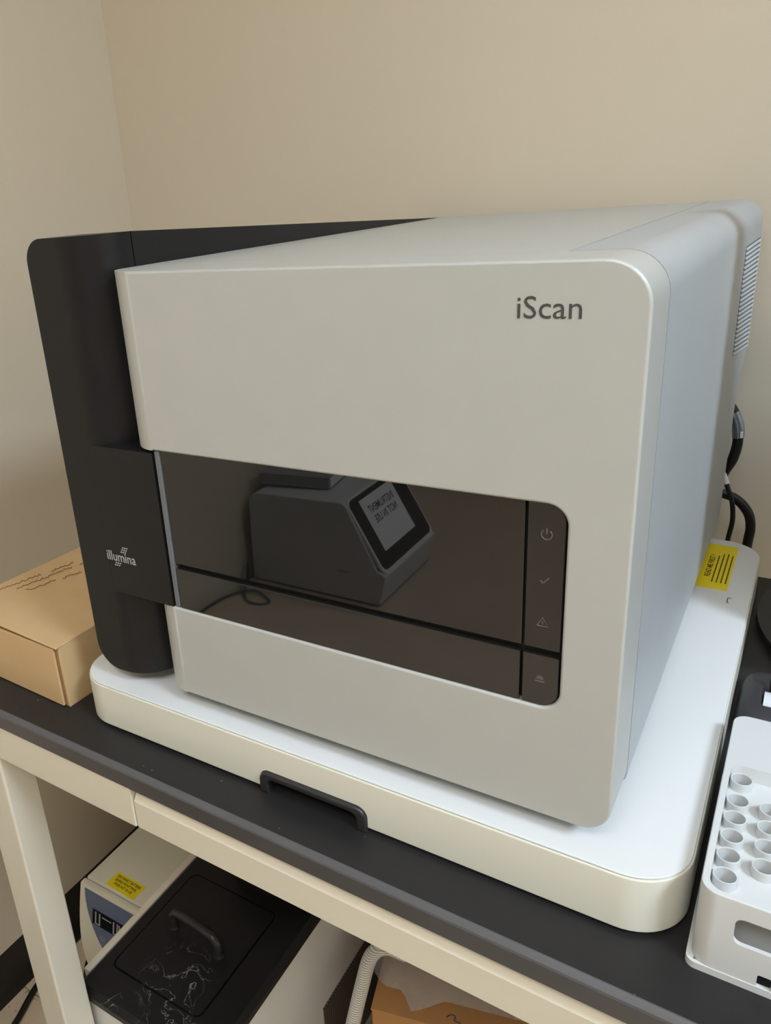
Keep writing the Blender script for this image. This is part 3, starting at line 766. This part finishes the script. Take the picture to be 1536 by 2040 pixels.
# ================================================================== under the table: bath circulator
def bath():
    X0, X1, Y0, Y1, ZT = -0.121, 0.115, 0.0085, 0.50, -0.500
    O = Vector((0.0, 0.25, FLOOR))
    t = thing('bath_circulator', 'white bath circulator with dusty black lid and handle under the table', 'circulator', O)
    add = lambda bm, n, m, par=None: finish(bm, n, m, par or t, O)
    add(box(X0+0.006, X1-0.004, Y0+0.010, Y1-0.006, FLOOR+0.012, ZT-0.018, 0.004, 2), 'casing', 'bath_white')
    add(box(X0+0.014, X1-0.012, Y0+0.0075, Y0+0.0105, FLOOR+0.03, ZT-0.03, 0.002, 2), 'front_cover', 'bath_white')
    add(box(X0-0.013, X0-0.0005, Y0+0.026, Y1, FLOOR+0.02, ZT-0.006, 0.003, 2), 'side_housing', 'bath_rim')
    # black top with sloped edge
    top = bmesh.new()
    o = rrect(X0, Y0, X1, Y1, 0.008, 4); i_ = rrect(X0+0.007, Y0+0.007, X1-0.007, Y1-0.007, 0.008, 4)
    b0 = [top.verts.new((x, y, ZT-0.018)) for x, y in o]; b1 = [top.verts.new((x, y, ZT-0.008)) for x, y in o]; b2 = [top.verts.new((x, y, ZT)) for x, y in i_]
    n = len(o)
    for a, b in ((b0, b1), (b1, b2)):
        for k in range(n): top.faces.new((a[k], a[(k+1) % n], b[(k+1) % n], b[k]))
    top.faces.new(b0[::-1]); top.faces.new(b2)
    hx0, hx1, hy0, hy1 = -0.098, 0.064, 0.054, 0.242
    top = boolean(top, [prism(rrect(hx0, hy0, hx1, hy1, 0.012, 5), 'z', ZT-0.006, ZT+0.01)])
    add(top, 'top_plate', 'lid')
    g = 0.0022
    hc = prism(rrect(hx0+g, hy0+g, hx1-g, hy1-g, 0.0105, 5), 'z', ZT-0.0055, ZT+0.0018); bevel(hc, 0.0016, 2, 50)
    cov = add(hc, 'hatch_cover', 'lid')
    z0 = ZT+0.0018
    hd = tube([(-0.059, 0.148, z0), (-0.059, 0.148, z0+0.018), (-0.055, 0.148, z0+0.026), (-0.045, 0.148, z0+0.030), (0.014, 0.144, z0+0.030), (0.024, 0.143, z0+0.026), (0.029, 0.143, z0+0.018), (0.029, 0.143, z0)], 0.0058, 12, 4)
    h = add(hd, 'handle', 'black', cov)
    for (x, y) in ((-0.059, 0.148), (0.029, 0.143)):
        add(cyl((x, y, z0-0.0002), 0.0085, 0.004, 'z', 20, 0.0065), 'handle_foot', 'rubber', cov)
    ph = cyl((0.005, 0.325, ZT), 0.070, 0.05, 'z', 36); bevel(ph, 0.006, 3)
    add(ph, 'pump_head', 'lid')
    add(box(X1-0.0042, X1-0.002, 0.270, 0.47, -0.88, -0.700), 'side_grille', 'perf')
    for (x, y) in ((X0+0.02, 0.04), (X1-0.02, 0.04), (X0+0.02, 0.46), (X1-0.02, 0.46)):
        add(cyl((x, y, FLOOR), 0.014, 0.013), 'foot', 'rubber')
bath()

# ================================================================== under the table: big carton, plastic bag, hose
def under_right():
    O = Vector((0.214, 0.245, FLOOR)); rz = math.radians(14)
    ZT = 0.32
    t = thing('cardboard_carton', 'brown cardboard carton on the floor beside the bath circulator', 'box', O, rz)
    finish(box(0, 0.42, 0, 0.30, 0, ZT-0.004, 0.002, 2), 'body', 'card_dark', t)
    finish(box(-0.001, 0.421, -0.001, 0.146, ZT-0.004, ZT, 0.0012, 2), 'front_flap', 'card_dark', t)
    finish(box(-0.001, 0.421, 0.150, 0.301, ZT-0.004, ZT, 0.0012, 2), 'rear_flap', 'card_dark', t)
    mk = tube([(0.105, 0.016, ZT+0.0003), (0.110, 0.021, ZT+0.0003), (0.117, 0.020, ZT+0.0003), (0.116, 0.014, ZT+0.0003), (0.125, 0.012, ZT+0.0003)], 0.0008, 5, 4)
    finish(mk, 'pen_mark', 'ink', t)
    # crumpled clear plastic lying over the carton, one corner hanging forward
    bag = bmesh.new(); rnd = random.Random(11); nx, ny = 34, 20; g = []
    R2 = Matrix.Rotation(rz, 3, 'Z')
    for j in range(ny+1):
        row = []
        for i in range(nx+1):
            u, v = i/nx, j/ny
            x = -0.028+0.36*u; y = 0.036+0.23*v+0.05*max(0, 0.10-u)/0.10*(1-v)
            tip = max(0, 1-abs(u-0.27)/0.085)
            y -= tip*(1-v)**2.5*0.030; x -= tip*(1-v)**2.5*0.012
            z = 0.004+0.050*(v**0.8)*(1-0.6*u)+0.007*math.sin(23*u+5*v)*v+0.010*abs(math.sin(9*u+3*v))*v**0.5+rnd.uniform(0, 0.004)*v**0.4
            z += tip*0.020*v
            if u < 0.09: z -= (0.09-u)*0.25*(1-v); x += 0.006*math.sin(9*v)
            p = R2 @ Vector((x, y, 0)); row.append(bag.verts.new((O.x+p.x, O.y+p.y, FLOOR+ZT+z)))
        g.append(row)
    for a, b in zip(g, g[1:]):
        for i in range(nx): bag.faces.new((a[i], a[i+1], b[i+1], b[i]))
    Ob = (O.x, O.y+0.1, FLOOR+ZT)
    bo = finish(bag, 'plastic_bag', 'film', None, Ob, 60); bo.location = Ob
    tag(bo, 'crumpled clear plastic bag lying on the brown carton', 'plastic bag')
    ho = tube([(0.128, 0.10, FLOOR+0.011), (0.160, 0.13, FLOOR+0.013), (0.178, 0.165, -0.84), (0.182, 0.19, -0.74), (0.190, 0.218, -0.65), (0.200, 0.246, -0.565), (0.208, 0.262, -0.520), (0.225, 0.275, -0.505), (0.25, 0.29, -0.52)], 0.0105, 14)
    Oh = (0.18, 0.16, FLOOR)
    h = finish(ho, 'braided_hose', 'braid', None, Oh); h.location = Oh
    tag(h, 'white braided hose rising between the circulator and the brown carton', 'hose')
under_right()

def floor_cables():
    r = 0.006
    O = (-0.48, 0.15, FLOOR)
    pts = [(-0.43, -0.15, FLOOR+r), (-0.455, 0.0, FLOOR+r), (-0.468, 0.08, FLOOR+r), (-0.495, 0.16, FLOOR+r), (-0.506, 0.26, FLOOR+r), (-0.505, 0.40, FLOOR+r), (-0.46, 0.55, FLOOR+r)]
    o = finish(tube(pts, r), 'floor_cable', 'cable', None, O); o.location = O
    tag(o, 'black cable lying on the floor along the black wall base', 'cable')
    O = (-0.45, 0.28, FLOOR)
    pts = [(-0.30, 0.11, FLOOR+0.004), (-0.42, 0.215, FLOOR+0.004), (-0.452, 0.265, FLOOR+0.004), (-0.440, 0.34, FLOOR+0.004), (-0.40, 0.50, FLOOR+0.004)]
    o = finish(tube(pts, 0.004), 'thin_floor_cable', 'cable', None, O); o.location = O
    tag(o, 'thin black cable on the floor beside the battery backup unit', 'cable')
floor_cables()

# ================================================================== across the aisle: what the dark glass reflects
def low_bench():
    ZT = -0.41
    O = Vector((-0.10, -1.25, FLOOR))
    t = thing('low_bench', 'low tan topped bench reflected in the scanner window', 'bench', O)
    add = lambda bm, n, m: finish(bm, n, m, t, O)
    add(box(XL+0.012, 0.40, -1.95, -0.47, ZT-0.028, ZT, 0.003, 2), 'bench_top', 'bench')
    for x in (XL+0.03, 0.35):
        for y in (-1.92, -0.55):
            add(box(x, x+0.045, y, y+0.045, FLOOR, ZT-0.028, 0.002), 'leg', 'steel')
    add(box(XL+0.03, 0.395, -0.54, -0.515, ZT-0.085, ZT-0.028), 'rail', 'steel')
    add(box(XL+0.03, 0.395, -1.915, -1.89, ZT-0.085, ZT-0.028), 'rail', 'steel')
low_bench()

def instrument():
    ZT = -0.41; ya, yb = -1.245, -0.9636
    O = Vector((-0.32, (ya+yb)/2, ZT))
    t = thing('bench_sequencer', 'grey benchtop instrument with sloped black screen, reflected in the scanner window', 'instrument', O)
    add = lambda bm, n, m, par=None, sm=35: finish(bm, n, m, par or t, O, sm)
    prof = rpoly([(-0.508, ZT+0.004, 0.004), (-0.146, ZT+0.004, 0.010), (-0.128, -0.326, 0.010), (-0.150, -0.318, 0.006), (-0.228, -0.160, 0.022), (-0.500, -0.168, 0.035)], 6)
    bm = prism(prof, 'y', ya, yb); bevel(bm, 0.012, 4, 60)
    add(bm, 'shell', 'instr')
    a = Vector((-0.233, 0, -0.158)); b = Vector((-0.132, 0, -0.332))
    # rim and black front sheet lie on the slope
    d = (b-a).normalized(); n = Vector((-d.z, 0, d.x))
    if n.x < 0: n = -n
    L_ = (b-a).length; Wd = yb-ya
    def slab(u0, u1, v0, v1, r, h0, h1, name, mat, par=None):
        # u down the slope, v along +y
        bmm = prism(rrect(v0, -u1, v1, -u0, r, 7), 'z', h0, h1); bevel(bmm, 0.001, 2, 50)
        on_plane(bmm, a+Vector((0, ya, 0)), (0, 1, 0), -d)
        return add(bmm, name, mat, par)
    slab(0.002, L_-0.002, 0.004, Wd-0.004, 0.022, -0.004, 0.004, 'screen_rim', 'instr_rim')
    scr = slab(0.007, L_-0.013, 0.010, Wd-0.010, 0.018, 0.0035, 0.0052, 'screen', 'lcd')
    slab(0.020, 0.152, 0.070, 0.232, 0.001, 0.0054, 0.0060, 'paper_notice', 'paper', None)['label'] = 'white paper notice taped on the screen'
    nx_ = text_bm('INSTRUMENT\nNOT IN USE', width=0.122, height=0.046, align='CENTER', bold=0.01)
    bmesh.ops.translate(nx_, verts=nx_.verts, vec=(0.090, -0.088, 0.0060))
    on_plane(nx_, a+Vector((0, ya, 0)), (0, 1, 0), -d)
    add(nx_, 'notice_print', 'paper_ink')
    for (x, y) in ((-0.48, ya+0.03), (-0.18, ya+0.03), (-0.48, yb-0.03), (-0.18, yb-0.03)):
        add(cyl((x, y, ZT), 0.012, 0.006), 'foot', 'rubber')
    tx = on_plane(text_bm('--------', width=0.03, height=0.002), (-0.225, yb+0.0001, -0.335), (-1, 0, 0), (0, 0, 1)); add(tx, 'small_print', 'ink')
    # grey binder lying on it
    bb = thing('binder', 'grey binder lying on top of the grey benchtop instrument', 'binder', (-0.40, -1.10, -0.1595), math.radians(-8))
    finish(box(-0.10, 0.085, -0.085, 0.085, 0.0, 0.030, 0.002, 2), 'cover', 'book', bb)
    finish(box(-0.097, 0.088, -0.08, 0.08, 0.004, 0.026), 'pages', 'paper', bb)
    c = tube([(-0.515, -0.955, ZT+0.05), (-0.505, -0.93, ZT+0.012), (-0.49, -0.90, ZT+0.004), (-0.455, -0.862, ZT+0.004), (-0.42, -0.858, ZT+0.004), (-0.405, -0.885, ZT+0.004), (-0.43, -0.91, ZT+0.004), (-0.47, -0.918, ZT+0.0125), (-0.51, -0.88, ZT+0.004), (-0.512, -0.80, ZT+0.004), (-0.50, -0.70, ZT+0.004)], 0.004)
    co = finish(c, 'bench_cable', 'cable', None, (-0.44, -0.87, ZT)); co.location = (-0.44, -0.87, ZT)
    tag(co, 'loop of black cable on the low bench beside the grey instrument', 'cable')
instrument()
